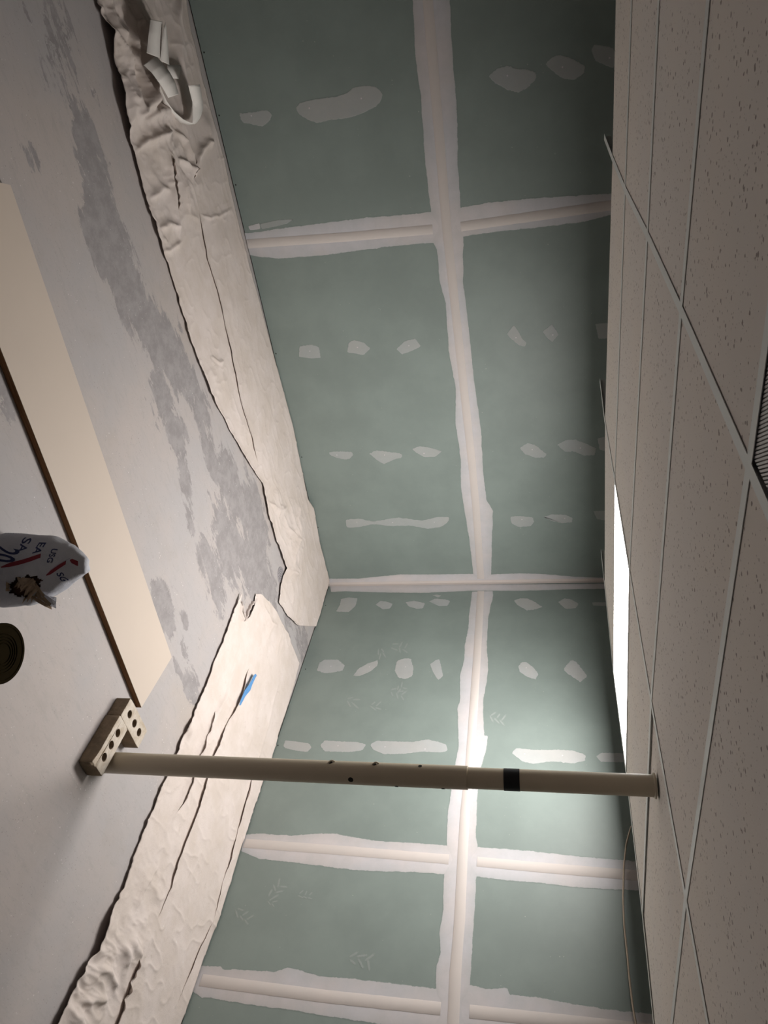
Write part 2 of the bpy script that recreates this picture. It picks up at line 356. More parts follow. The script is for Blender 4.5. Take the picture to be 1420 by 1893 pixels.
# spots of compound over the screws
def patch(wall, pts, dots=(), body=.42, par=None, name='compound_patch', jag=.0045, inset=.006):
    P = [onwall(q, wall, 0) for q in pts]
    ia, ib = (1, 2) if wall == 'A' else (0, 2)
    Q = np.array([[p[ia], p[ib]] for p in P]); Q = np.vstack([Q, Q[:1]])
    per = np.linalg.norm(np.diff(Q, axis=0), axis=1).sum(); n = int(min(120, max(26, per/.006)))
    R = resample(Q, n+1)[:-1]
    for _ in range(2): R = .5*R+.25*(np.roll(R, 1, 0)+np.roll(R, -1, 0))
    c_ = R.mean(0); sd = pts[0][0]*.13
    out = []; inn = []; ar = sum(R[i-1][0]*R[i][1]-R[i][0]*R[i-1][1] for i in range(n)); sgn = 1 if ar > 0 else -1
    jag *= min(1, abs(ar)/per/.045)
    if per < .5: jag *= .7
    for i in range(n):
        T = R[(i+1) % n]-R[i-1]; T /= np.linalg.norm(T)+1e-9; nv = np.array([T[1], -T[0]])
        nv = nv*sgn
        j = jag*(noise.noise(Vector((i*.5, sd, 0)))+.7*noise.noise(Vector((i*1.7, sd, 4))))
        o = R[i]+nv*j; out.append(o); inn.append(o-nv*inset)
    inset_ = min(inset, .22*abs(ar)/per)
    inn = [o_+(i_-o_)*(inset_/inset) for o_, i_ in zip(out, inn)]
    V2 = out+inn; cov = [0]*n+[1]*n; bod = [body]*(2*n); lift = [.0003]*n+[.0009]*n
    F = [[i, (i+1) % n, n+(i+1) % n, n+i] for i in range(n)]+[[n+i for i in range(n)]]
    for q in dots:
        h = onwall(q, wall, 0); h = np.array([h[ia], h[ib]]); b0 = len(V2)
        for k in range(8):
            V2.append(h+.0042*np.array([math.cos(k*math.pi/4), math.sin(k*math.pi/4)])); cov.append(1); bod.append(1.1); lift.append(.0018)
        F.append([b0+k for k in range(8)])
    V = [(l, q[0], q[1]) if wall == 'A' else (q[0], -l, q[1]) for q, l in zip(V2, lift)]
    return mesh(name, V, F, COMPM, par or (wl if wall == 'A' else wb), attrs={'cov': cov, 'body': bod})
PA = [([(442,209),(470,206),(495,202),(504,212),(500,222),(486,235),(468,231),(450,228),(444,220)],[(465,214)]),
 ([(546,202),(552,190),(580,183),(620,178),(640,172),(652,161),(675,157),(697,160),(708,172),(706,187),(695,198),(665,213),(640,220),(606,223),(588,229),(568,222),(552,212)],[(572,200),(668,182)]),
 ([(902,140),(918,126),(940,120),(955,126),(975,128),(992,133),(992,146),(975,163),(957,173),(935,166),(912,152)],[(938,140)]),
 ([(1007,119),(1020,105),(1035,100),(1055,106),(1083,121),(1081,136),(1062,149),(1040,146),(1022,133)],[(1040,124)]),
 ([(1092,93),(1098,81),(1115,83),(1134,88),(1146,108),(1134,127),(1120,122),(1100,113)],[(1127,107)]),
 ([(553,640),(575,636),(590,641),(594,662),(575,663),(552,660)],[(573,649)]),
 ([(641,648),(645,632),(655,628),(672,632),(686,644),(672,657),(655,654),(641,651)],[(661,642)]),
 ([(732,645),(748,630),(768,625),(779,640),(765,648),(743,656)],[(756,639)]),
 ([(607,836),(618,834),(635,834),(652,835),(653,842),(646,849),(636,850),(620,846),(610,842)],[(623,841)]),
 ([(681,838),(695,832),(715,834),(742,838),(745,845),(728,850),(710,859),(695,850)],[(711,841)]),
 ([(761,830),(775,824),(800,828),(818,834),(805,845),(785,846),(770,838)],[(784,838)]),
 ([(936,617),(950,600),(958,610),(966,625),(975,635),(970,642),(958,638),(942,625)],[(954,624)]),
 ([(1002,613),(1021,598),(1034,618),(1021,634),(1010,624)],[(1022,619)]),
 ([(1100,598),(1125,596),(1128,626),(1106,627)],[]),
 ([(960,828),(975,818),(990,822),(1012,840),(1008,846),(990,847),(970,840)],[(984,831)]),
 ([(1029,822),(1045,813),(1065,812),(1085,820),(1103,828),(1100,842),(1080,843),(1060,835),(1045,836)],[(1073,828)]),
 ([(1104,810),(1125,806),(1128,836),(1108,832)],[]),
 ([(638,960),(665,958),(690,964),(710,960),(735,956),(780,962),(810,955),(832,955),(830,965),(815,975),(790,978),(760,972),(720,973),(690,969),(665,975),(640,976)],[(660,965),(726,966),(803,965)]),
 ([(943,955),(960,953),(985,956),(989,964),(982,973),(960,975),(945,968)],[(965,960)]),
 ([(1004,956),(1020,950),(1045,951),(1060,957),(1058,966),(1040,968),(1020,963)],[(1044,958)]),
 ([(1096,944),(1122,943),(1124,963),(1103,960)],[])]
PB = [([(630,1107),(645,1104),(662,1106),(658,1120),(645,1132),(620,1131),(628,1118)],[]),
 ([(694,1118),(703,1110),(715,1112),(727,1116),(722,1125),(708,1127)],[]),
 ([(749,1113),(765,1110),(787,1115),(782,1125),(770,1126),(755,1121)],[]),
 ([(792,1112),(805,1106),(825,1108),(833,1111),(828,1120),(812,1121)],[]),
 ([(798,1100),(808,1099),(817,1101),(810,1105)],[]),
 ([(585,1240),(590,1225),(600,1219),(625,1219),(638,1230),(634,1240),(615,1244),(600,1245)],[(612,1232)]),
 ([(652,1250),(662,1236),(680,1226),(699,1220),(699,1230),(685,1242),(665,1250)],[(683,1233)]),
 ([(729,1240),(733,1222),(745,1217),(760,1217),(765,1235),(763,1250),(750,1256),(736,1253)],[(750,1233)]),
 ([(794,1228),(805,1220),(813,1218),(817,1235),(820,1250),(810,1258),(801,1245)],[]),
 ([(523,1378),(527,1368),(545,1370),(572,1374),(577,1382),(568,1391),(545,1388),(525,1383)],[]),
 ([(591,1378),(600,1368),(625,1370),(660,1371),(678,1376),(670,1388),(645,1391),(600,1390)],[(625,1379)]),
 ([(684,1376),(695,1369),(730,1370),(765,1371),(790,1366),(825,1375),(829,1388),(815,1392),(780,1390),(750,1394),(710,1395),(688,1386)],[(712,1381),(786,1385)]),
 ([(949,1110),(960,1106),(975,1106),(985,1110),(1004,1122),(990,1127),(974,1129),(958,1120)],[]),
 ([(1031,1113),(1043,1106),(1055,1107),(1071,1116),(1065,1125),(1045,1126)],[]),
 ([(1094,1113),(1126,1113),(1128,1121),(1096,1120)],[]),
 ([(957,1232),(965,1223),(975,1224),(990,1237),(996,1246),(991,1257),(975,1252),(962,1244)],[(973,1235)]),
 ([(1041,1237),(1055,1220),(1065,1222),(1078,1238),(1087,1250),(1073,1262),(1060,1253),(1045,1243)],[]),
 ([(945,1392),(955,1382),(980,1385),(1000,1386),(1030,1385),(1060,1387),(1083,1395),(1083,1407),(1060,1412),(1020,1408),(985,1413),(965,1408)],[(970,1394),(1040,1397)]),
 ([(1101,1398),(1112,1391),(1165,1392),(1167,1410),(1110,1409)],[])]
for pts, dots in PA: patch('A', pts, dots, .40)
for pts, dots in PB: patch('B', pts, dots, .50)
patch('A', [(458,418),(480,412),(482,424),(462,426)], (), .85, inset=.003)
patch('A', [(480,414),(515,406),(545,405),(530,414),(505,420),(484,424)], (), .34, jag=.005, inset=.003)
# faint plaster hand and shoe prints on the back wall: little groups of strokes
def smudge(wall, cx, cy, ang, s, par, rows=3, body=.17):
    rows = random.choice((2, 3, 3)); 
    V = []; F = []; cov = []; bod = []
    ia, ib = (1, 2) if wall == 'A' else (0, 2)
    for r in range(rows):
        for sgn in (-1, 1):
            a = math.radians(ang+sgn*42+random.uniform(-35, 35)); off = (r-(rows-1)/2)*s*.34
            bx = cx+off*math.cos(math.radians(ang))+sgn*s*.16*-math.sin(math.radians(ang)); by = cy+off*math.sin(math.radians(ang))+sgn*s*.16*math.cos(math.radians(ang))
            L = s*.24*random.uniform(.8, 1.3); wd = s*.055
            q = [(bx+math.cos(a)*u*L-math.sin(a)*v*wd, by+math.sin(a)*u*L+math.cos(a)*v*wd) for u, v in ((-1, 0), (-.6, -1), (.7, -1), (1, 0), (.6, 1), (-.6, 1))]
            b0 = len(V)
            for p in q: V.append(onwall(p, wall, .0004)); cov.append(.35); bod.append(body)
            V.append(onwall((bx, by), wall, .0006)); cov.append(.9); bod.append(body)
            F += [[b0+k, b0+(k+1) % 6, b0+6] for k in range(6)]
    return mesh('plaster_smudge', V, F, COMPM, par, attrs={'cov': cov, 'body': bod})
for a in ((740,1197,10,30),(705,1208,70,26),(742,1272,-40,26),(736,1282,20,30),(652,1297,15,34),(695,1305,5,28),(920,1328,20,30),(450,1693,40,34),(512,1645,-50,36),(503,1668,30,24),(668,1774,10,44),(565,1655,10,26)):
    smudge('B', *a, wb)
# bottom row of screws
for i, (x, y, wl_) in enumerate([(371,98,'A'),(396,215,'A'),(428,343,'A'),(507,654,'A'),(558,845,'A'),(588,975,'A'),(602,1119,'B'),(565,1237,'B'),(514,1378,'B')]):
    h = onwall((x, y), wl_, 0); h[2] = max(h[2], .02)
    V = []
    for off, r in ((.0002, .0045), (.0012, .004), (.0012, 0)):
        for k in range(8):
            a = k*math.pi/4; c_, s_ = r*math.cos(a), r*math.sin(a)
            V.append((off, h[1]+c_, h[2]+s_) if wl_ == 'A' else (h[0]+c_, -off, h[2]+s_))
    F = [[j*8+k, j*8+(k+1) % 8, (j+1)*8+(k+1) % 8, (j+1)*8+k] for j in range(2) for k in range(8)]
    mesh('drywall_screw', V, F, SCREWM, wl if wl_ == 'A' else wb)

# ---------------------------------------------------------------- suspended ceiling
ceil_ = tag(empty('ceiling', (3, -3, H)), kind='structure')
def cp(o): o.parent = ceil_; o.matrix_parent_inverse = Matrix.Translation((-3, 3, -H)); return o
cp(box('light_block_deck', (-.11, -6.3, ZT), (6.9, .11, ZT+.05), VOIDM))  # unseen deck over the grid, added to block world light from the void
SL = .030                                               # the old grid rises a little towards the room corner
def zc(p): return H-SL*((p[0]-2.75)-(p[1]+1.405))/math.sqrt(2)
def xy(x, y):
    d = fw*FPX + u2*(x-CX) + r2*(y-CY); n_ = np.array([SL/math.sqrt(2), -SL/math.sqrt(2), 1]); c0 = H+SL*(2.75+1.405)/math.sqrt(2)
    return (CAM+d*((c0-n_@CAM)/(n_@d)))[:2]
R1 = [xy(1131,290), xy(1155,350), xy(1196,434), xy(1258,572), xy(1383,862)]
R2 = [xy(1117.5,775), xy(1136,886), xy(1163,1053), xy(1203,1295), xy(1267,1660)]
R3 = [xy(1117,1075), xy(1134,1244), xy(1157,1425), xy(1187,1688)]
def ext(a, b, y): t = (y-a[1])/(b[1]-a[1]); return a+(b-a)*t
R0 = [ext(a, b, -4.10) for a, b in zip(R1, (xy(1137,0), xy(1167,0), xy(1217,0), xy(1308,0), xy(1420,590)))]
R3.append(ext(R2[4], xy(1241,1893), R3[3][1]+.14))
for R, dx in ((R0, .61), (R1, .62), (R2, .62), (R3, .62)):
    for k in range(6): R.append(R[-1]+np.array([dx, (R[4][1]-R[3][1])*dx/(R[4][0]-R[3][0])]) if len(R) > 4 else R[-1])
Rm = [p+np.array([0, -1.24]) for p in R0]; Rmm = [p+np.array([0, -2.3]) for p in R0]
ROWS = [Rmm, Rm, R0, R1, R2, R3]
TH = .016
for r in range(5):
    for k in range(len(R1)-1):
        if (r, k) in ((4, 1), (2, 4)): continue            # the lit panel and the open grille
        q = [ROWS[r][k], ROWS[r][k+1], ROWS[r+1][k+1], ROWS[r+1][k]]
        if max(p[0] for p in q) > 6.8: continue
        c_ = sum(q)/4; g = .002
        q = [p+(c_-p)/np.linalg.norm(c_-p)*g for p in q]
        z = [.0030]*4
        if (r, k) == (2, 0): q[1] = q[1]+np.array([-.012, 0]); q[2] = q[2]+np.array([-.014, 0])   # cut tile that leaves a gap
        if (r, k) == (2, 1): q[2] = q[2]+np.array([-.010, 0])
        if (r, k) == (4, 3): z = [.009, .003, .003, .007]                            # pushed up beside the post
        prism('ceiling_tile', [(p[0], p[1], zc(p)+zz) for p, zz in zip(q, z)], TH, TILEM, None)
        cp(bpy.data.objects[C.objects[-1].name])
def tee(name, pts, wd=.024, z=0.0, parent=True):
    P = [np.array(p) for p in pts]; V = []; n = len(P)
    prof = [(-wd/2, 0), (wd/2, 0), (wd/2, .0012), (.0012, .0016), (.0012, .028), (-.0012, .028), (-.0012, .0016), (-wd/2, .0012)]
    for i in range(n):
        t = P[min(i+1, n-1)]-P[max(i-1, 0)]; t /= np.linalg.norm(t); s = np.array([t[1], -t[0]])
        for u, v in prof: V.append((P[i][0]+s[0]*u, P[i][1]+s[1]*u, zc(P[i])+z+v))
    m_ = len(prof)
    F = [[i*m_+k, i*m_+(k+1) % m_, (i+1)*m_+(k+1) % m_, (i+1)*m_+k] for i in range(n-1) for k in range(m_)]
    F += [list(range(m_))[::-1], [(n-1)*m_+k for k in range(m_)]]
    o = mesh(name, V, F, TEEM); bm = bmesh.new(); bm.from_mesh(o.data); bmesh.ops.recalc_face_normals(bm, faces=bm.faces); bm.to_mesh(o.data); bm.free()
    return cp(o)
L1a = xy(1117,253); L2a = xy(1109,703); L3a = xy(1111,1018)
tee('main_tee', [L1a]+R1); tee('main_tee', [L2a]+R2); tee('main_tee', [L3a]+R3, .02)
tee('main_tee', [R0[0]-np.array([.25, 0])]+R0); tee('main_tee', Rm)
for r in range(1, 5):
    for k in range(1, len(R1)-1):
        a, b = ROWS[r][k], ROWS[r+1][k]; d = (b-a)/np.linalg.norm(b-a)
        tee('cross_tee', [a+d*.012, b-d*.011], .024, .0003)

# lit panel
a, b, c_, d = R2[1], R2[2], R3[2], R3[1]; q = [a, b, c_, d]; cc = sum(q)/4
lt = empty('ceiling_light', (cc[0], cc[1], H)); tag(lt, 'glowing white recessed light panel in the ceiling near the wall corner', 'ceiling light')
def under(o, par):
    o.parent = par; o.matrix_parent_inverse = Matrix.Translation(-par.location); return o
ins = [p+(cc-p)/np.linalg.norm(cc-p)*.013 for p in q]; ins2 = [p+(cc-p)/np.linalg.norm(cc-p)*.024 for p in q]
o = prism('diffuser', [(p[0], p[1], zc(p)+.004) for p in ins2], .004, PANELM); under(o, lt)
V = [(p[0], p[1], zc(p)+z) for z, pp in ((.0015, ins), (.0015, ins2), (.01, ins2), (.06, ins), ) for p in pp]
F = [[j*4+k, j*4+(k+1) % 4, (j+1)*4+(k+1) % 4, (j+1)*4+k] for j in (0, 1, 2) for k in range(4)]+[[12, 13, 14, 15]]
o = mesh('housing', V, F, TEEM); under(o, lt)

# open louvered grille
a, b, c_, d = R0[4], R0[5], R1[5], R1[4]; q = [a, b, c_, d]; cc = sum(q)/4
gr = empty('ceiling_grille', (cc[0], cc[1], H)); tag(gr, 'pale ribbed grille panel with black edges in the ceiling grid, at the frame edge', 'grille')
ins = [p+(cc-p)/np.linalg.norm(cc-p)*.020 for p in q]
o = prism('backing', [(p[0], p[1], zc(p)+.030) for p in q], .01, SCREWM); under(o, gr)
def clip(poly, p0, nrm, keep):
    out = []
    for i in range(len(poly)):
        A_, B_ = poly[i], poly[(i+1) % len(poly)]; da, db = ((A_-p0)@nrm-keep), ((B_-p0)@nrm-keep)
        if da <= 0: out.append(A_)
        if da*db < 0: out.append(A_+(B_-A_)*(da/(da-db)))
    return out
dirv = xy(1412,843)-xy(1385,852); dirv /= np.linalg.norm(dirv); nv = np.array([-dirv[1], dirv[0]])
proj_ = [(p-ins[3])@nv for p in ins]; s0, s1 = min(proj_), max(proj_); pitch = .0165
pitch = .0056; k = 0; V = []; F = []
while s0+k*pitch < s1-.002:
    lo = s0+k*pitch; pl = clip([p.copy() for p in ins], ins[3], nv, lo+.0034); pl = clip(pl, ins[3], -nv, -lo) if len(pl) > 2 else []
    if len(pl) > 2:
        b0 = len(V); n = len(pl); V += [(p[0], p[1], zc(p)+.004) for p in pl]+[(p[0], p[1], zc(p)+.012) for p in pl]
        F += [list(range(b0, b0+n)), list(range(b0+n, b0+2*n))[::-1]]+[[b0+i, b0+n+i, b0+n+(i+1) % n, b0+(i+1) % n] for i in range(n)]
    k += 1
o = mesh('ribs', V, F, LOUVM); o['kind'] = 'stuff'; under(o, gr)      # hundreds of hair-fine ribs

# ---------------------------------------------------------------- drop cloths
def cloth(name, rows, label, creases, nr, nc, seed, cut=None, amp=.004, crumples=()):
    rows = np.array(rows, float)
    A = resample(np.array([hit(a, b)[:2] for a, b in rows[:, 0]]), nr)
    # keep rows paired: interpolate the right border on the left border's arc length
    LA = np.array([hit(a, b)[:2] for a, b in rows[:, 0]]); RB = np.array([hit(a, b) for a, b in rows[:, 1]])
    for i, p in enumerate(rows[:, 1]):
        if RB[i, 0] < .008: RB[i] = hit(p[0], p[1], 0, .008)
        if RB[i, 1] > -.008: RB[i] = hit(p[0], p[1], 1, -.008)
        RB[i, 2] = max(RB[i, 2], 0)
    dl = np.r_[0, np.cumsum(np.linalg.norm(np.diff(LA, axis=0), axis=1)+np.linalg.norm(np.diff(RB[:, :2], axis=0), axis=1))]
    t = np.linspace(0, dl[-1], nr)
    A = np.stack([np.interp(t, dl, LA[:, k]) for k in (0, 1)], 1); B = np.stack([np.interp(t, dl, RB[:, k]) for k in (0, 1, 2)], 1)
    jl = (fbm(t*9+seed, t*0+1, 3)-.45)*.03
    u = np.linspace(0, 1, nc)
    Xg = A[:, 0:1]+(B[:, 0:1]-A[:, 0:1])*u; Yg = A[:, 1:2]+(B[:, 1:2]-A[:, 1:2])*u
    wd = np.linalg.norm(B[:, :2]-A, axis=1)[:, None]
    dirn = (B[:, :2]-A)/wd; edge = (1-u)[None, :]**6
    Xg = Xg+dirn[:, 0:1]*jl[:, None]*edge; Yg = Yg+dirn[:, 1:2]*jl[:, None]*edge
    wdir = (-1, 0) if seed == 3 else (0, 1)
    ridged = lambda a, b: (1-np.abs(2*vnoise(a, b)-1))
    CR = [(k_, [tuple(hit(x, y)[:2]) for x, y in pl], h, w_) for k_, pl, h, w_ in creases]
    def hf(Xg, Yg):
        wx = Xg+.03*(fbm(Xg*9+seed, Yg*9, 3)-.45); wy = Yg+.03*(fbm(Xg*9, Yg*9+seed+7, 3)-.45)      # bent coordinates
        Z = .004+amp*2.2*np.maximum(0, fbm(wx*7+seed, wy*4.5, 4)-.42)+.002*np.abs(fbm(wx*21, wy*10+seed, 3)-.45)
        crm = np.zeros_like(Xg)
        for x_, y_, r_, a_ in crumples:
            q = hit(x_, y_); crm = np.maximum(crm, a_*np.exp(-(((Xg-q[0])**2+(Yg-q[1])**2)/r_**2)))
        wx2 = wx+.10*(fbm(Xg*5+2, Yg*5+seed, 3)-.45); wy2 = wy+.10*(fbm(Xg*5+9, Yg*5+seed+3, 3)-.45)
        Z = Z+crm*(ridged(wx2*9+seed, wy2*6)**2*.6+ridged(wx2*19, wy2*13+seed)**2*.28+ridged(wx2*41+3, wy2*29)**2*.12)
        Z = Z+ridged(wx2*16+5, wy2*11)**5*.0048*(.35+fbm(Xg*3, Yg*3+seed, 2))
        for kind, P, h, wdt in CR:
            if kind == 'step': continue
            if kind == 'lump':
                cx_, cy_ = P[0]; Z = Z+h*np.exp(-(((Xg-cx_)**2+(Yg-cy_)**2)/wdt**2)); continue
            D, S, T = poly_dist(wx, wy, P); fade = np.clip(np.minimum(T, 1-T)*4, 0, 1); fade = fade*fade*(3-2*fade)
            f2 = .35+.65*np.sin(np.pi*np.clip(T, 0, 1)); Z = Z+h*fade*np.exp(-np.sqrt((D/(wdt*f2))**2+.15)*1.3)*1.5
        return Z
    Z = hf(Xg, Yg)+B[:, 2:3]*np.clip((u[None]-.8)/.2, 0, 1)**1.5
    rim = np.minimum(1, np.minimum(u[None]*wd/.02, 1)); Z = Z+.007*np.exp(-(u[None]*wd/.035)**2)*(.3+fbm(Xg*5, Yg*5+seed, 3)*1.4)
    V = np.stack([Xg.ravel(), Yg.ravel(), Z.ravel()], 1)
    V[:, 0] = np.maximum(V[:, 0], .006); V[:, 1] = np.minimum(V[:, 1], -.006)
    F = []
    cutm = np.zeros((nr, nc), bool)
    if cut:
        P = [hit(x, y)[:2] for x, y in cut]
        inside = np.zeros((nr, nc), bool); j = len(P)-1
        for i in range(len(P)):
            xi, yi = P[i]; xj, yj = P[j]
            inside ^= ((yi > Yg) != (yj > Yg)) & (Xg < (xj-xi)*(Yg-yi)/(yj-yi+1e-12)+xi); j = i
        cutm = inside
    for i in range(nr-1):
        for k in range(nc-1):
            if cutm[i, k] and cutm[i+1, k] and cutm[i, k+1]: continue
            F.append([i*nc+k, i*nc+k+1, (i+1)*nc+k+1, (i+1)*nc+k])
    o = mesh(name, V, F, CLOTHM, smooth=True)
    md = o.modifiers.new('thickness', 'SOLIDIFY'); md.thickness = .0018; md.offset = -1
    for kind, P, h, wdt in CR:                       # pleats: a second layer whose lifted edge faces the room
        if kind != 'step': continue
        n = 220; L = resample(P, n); V = []; m_ = 14
        w_ = np.array([noise.noise(Vector((i*.035, seed, h*900))) for i in range(n)])*.006+np.array([noise.noise(Vector((i*.16, seed+4, 1))) for i in range(n)])*.0018
        L[:, 0] += w_*(-wdir[0]); L[:, 1] += w_*wdir[1]
        T = np.linspace(0, 1, n); fade = np.clip(np.minimum(T, 1-T)*6, 0, 1); lift = abs(h)*fade*(.45+.9*np.array([noise.noise(Vector((i*.05, seed*2, 7)))+.5 for i in range(n)]))
        fr = np.linspace(0, 1, m_)
        PX_ = L[:, 0:1]+wdir[0]*fr*wdt; PY_ = L[:, 1:2]+wdir[1]*fr*wdt
        Zb = hf(PX_, PY_)
        Zo = Zb-.003+(.006*fade[:, None]+lift[:, None]*np.exp(-(fr*wdt/.022)**1.3)[None])*(1-fr[None]**2)-fr[None]**3*.004
        PX_ = np.maximum(PX_, .007); PY_ = np.minimum(PY_, -.007)
        Vv = np.stack([PX_.ravel(), PY_.ravel(), Zo.ravel()], 1)
        Ff = [[i*m_+k, i*m_+k+1, (i+1)*m_+k+1, (i+1)*m_+k] for i in range(n-1) for k in range(m_-1)]
        oo = mesh('pleat', Vv, Ff, CLOTHM, o, smooth=True); md = oo.modifiers.new('thickness', 'SOLIDIFY'); md.thickness = .0016; md.offset = 1
    return tag(o, label, 'drop cloth')
rows1 = [((88,-300),(270,-300)),((118,-200),(294,-200)),((148,-90),(321,-90)),((166,-40),(331,-40)),((173,0),(342,0)),((190,60),(352,60)),((200,110),(365,110)),((207,140),(371,140)),((214,190),(383,185)),((225,230),(394,225)),((243,290),(411,290)),((262,360),(420,330)),((283,425),(444,430)),
 ((310,500),(462,500)),((333,575),(483,575)),((350,632),(500,640)),((385,725),(523,725)),((417,785),(541,790)),((450,845),(553,850)),((482,893),(562,893)),((487,920),(566,920)),((495,955),(579,940)),
 ((508,1000),(589,1000)),((526,1050),(602,1050)),((515,1080),(608,1074)),((513,1113),(600,1100)),((530,1140),(592,1130)),((548,1156),(583,1158))]
cr1 = [('step', [(352,340),(357,360),(368,420),(380,480),(399,540),(412,600),(423,650),(437,720),(450,770),(466,830),(487,885)], .008, .06), ('step', [(300,282),(304,305),(310,330),(318,360),(326,395)], .014, .03), ('step', [(352,290),(350,315),(354,335)], .012, .03),
 ('ridge', [(295,285),(303,310),(312,350),(322,400),(332,450)], .020, .014), ('ridge', [(325,310),(334,350),(347,400)], .015, .010),
 ('ridge', [(240,20),(250,60),(262,100),(266,140),(257,185),(252,215)], .045, .045), ('ridge', [(205,20),(212,60),(222,100),(230,140)], .035, .05),
 ('ridge', [(330,-20),(325,40),(332,110),(345,160)], .022, .04), ('ridge', [(255,225),(275,205),(300,205),(318,225)], .035, .026),
 ('ridge', [(240,285),(262,262),(290,250),(312,245)], .03, .02), ('ridge', [(310,245),(335,262),(350,300),(348,340)], .028, .018), ('ridge', [(355,330),(360,290),(378,262),(395,262)], .026, .018),
 ('ridge', [(270,130),(262,180),(240,215),(243,245)], .03, .02), ('ridge', [(315,295),(338,305),(360,322)], .02, .013), ('ridge', [(268,370),(290,352),(312,355)], .018, .02),
 ('ridge', [(285,425),(305,412),(330,418)], .02, .018), ('ridge', [(293,470),(320,452),(335,446)], .012, .012), ('ridge', [(360,390),(385,405),(400,398),(430,385)], .009, .010),
 ('ridge', [(362,600),(365,640),(370,680)], .008, .012), ('ridge', [(385,660),(400,672),(412,665)], .012, .014), ('ridge', [(425,720),(435,760),(445,790)], .008, .010),
 ('ridge', [(492,925),(512,945),(530,935)], .018, .02), ('ridge', [(540,965),(546,990),(540,1020),(535,1050)], .028, .022), ('ridge', [(520,945),(528,975),(545,1000)], .02, .018),
 ('ridge', [(527,1052),(540,1062),(552,1050)], .022, .018), ('ridge', [(541,1090),(539,1110),(538,1120)], .012, .012), ('ridge', [(552,930),(548,960),(556,985)], .016, .014), ('ridge', [(560,900),(575,935),(590,1000)], .012, .012),
 ('lump', [(540,1045)], .02, .05), ('lump', [(225,190)], .03, .10), ('lump', [(262,60)], .03, .12), ('lump', [(380,240)], .02, .07)]
cloth('drop_cloth', rows1, 'long crumpled canvas drop cloth along the left wall under the paper tape curls', cr1, 1000, 100, 3, None, .004, [(215,60,.30,.060),(240,165,.20,.055),(300,265,.22,.045),(330,330,.22,.030),(300,430,.16,.018),(395,690,.12,.016),(450,800,.10,.010),(540,990,.22,.028),(540,1050,.12,.024),(510,940,.15,.024),(420,560,.15,.006)])
rows2 = [((441,1098),(480,1098)),((434,1118),(497,1115)),((425,1140),(510,1132)),((408,1185),(530,1172)),((392,1225),(552,1226)),((378,1262),(543,1262)),((352,1325),(523,1325)),((338,1350),(515,1350)),((325,1382),(507,1382)),((300,1441),(486,1441)),
 ((270,1515),(464,1505)),((246,1576),(443,1570)),((222,1640),(418,1650)),((200,1680),(403,1700)),((186,1706),(392,1724)),((165,1760),(375,1770)),((143,1795),(362,1810)),((122,1835),(350,1845)),((98,1885),(332,1893)),((70,1950),(310,1965)),((-10,2110),(262,2110)),((-90,2260),(216,2260))]
cr2 = [('step', [(468,1215),(452,1245),(440,1290),(425,1320),(405,1360),(388,1400),(378,1440),(360,1500),(341,1548),(320,1600),(310,1640),(290,1690),(272,1720)], .014, .05), ('step', [(398,1300),(380,1345),(362,1395),(345,1440),(331,1480),(315,1515)], .012, .03),
 ('step', [(252,1762),(238,1800),(225,1840),(208,1893),(195,1940)], .020, .05), ('ridge', [(435,1230),(415,1280),(400,1310),(380,1350),(362,1400),(345,1440),(330,1480),(305,1530),(290,1560)], .024, .020),
 ('ridge', [(520,1240),(505,1290),(495,1330),(478,1390),(460,1440),(440,1510),(425,1560)], .010, .014), ('step', [(470,1400),(455,1460),(440,1520),(420,1590),(402,1650),(390,1700),(370,1740),(350,1790),(330,1840),(312,1893)], .011, .04),
 ('ridge', [(447,1175),(432,1220),(420,1260)], .010, .014), ('ridge', [(485,1120),(495,1150),(512,1160)], .014, .02), ('ridge', [(500,1140),(490,1180),(498,1195)], .014, .016), ('ridge', [(520,1165),(512,1190),(508,1215)], .012, .012),
 ('ridge', [(165,1780),(190,1800),(215,1830)], .020, .018), ('ridge', [(135,1850),(165,1845),(190,1850)], .020, .018), ('ridge', [(232,1730),(245,1752),(255,1770)], .020, .02), ('ridge', [(215,1740),(225,1755),(228,1790)], .016, .016),
 ('ridge', [(240,1690),(262,1640),(285,1600),(295,1570)], .012, .012), ('ridge', [(110,1860),(135,1885),(150,1920)], .02, .02), ('lump', [(346,1350)], .018, .035), ('lump', [(185,1705)], .02, .05), ('ridge', [(448,1152),(462,1130),(475,1100)], .016, .010), ('ridge', [(449,1152),(441,1130),(441,1100)], .016, .010)]
cut2 = [(444,1085),(440,1112),(443,1135),(449,1150),(457,1138),(466,1118),(474,1085)]
c2 = cloth('drop_cloth', rows2, 'canvas drop cloth with long folds along the right-hand wall behind the steel post', cr2, 860, 110, 11, cut2, .003, [(235,1740,.16,.030),(170,1800,.22,.028),(130,1860,.25,.030),(490,1150,.16,.020),(520,1200,.12,.014),(280,1640,.16,.012),(450,1110,.08,.014)])
# frilled hem in the notch of the second cloth
V = []; F = []; hp = resample([hit(444,1112,2,.004), hit(446,1128,2,.004), hit(451,1146,2,.004), hit(454,1138,2,.004), hit(458,1126,2,.004), hit(466,1112,2,.004)], 40)
for i, p in enumerate(hp):
    s = .008*math.sin(i*.9)
    for z_ in (.002, .012, .022): V.append((p[0]+s*(z_/.022), p[1]+s*.6, z_))
F = [[i*3+k, i*3+k+1, (i+1)*3+k+1, (i+1)*3+k] for i in range(39) for k in range(2)]
o = mesh('frilled_hem', V, F, CLOTHM, c2, smooth=True); md = o.modifiers.new('t', 'SOLIDIFY'); md.thickness = .0012

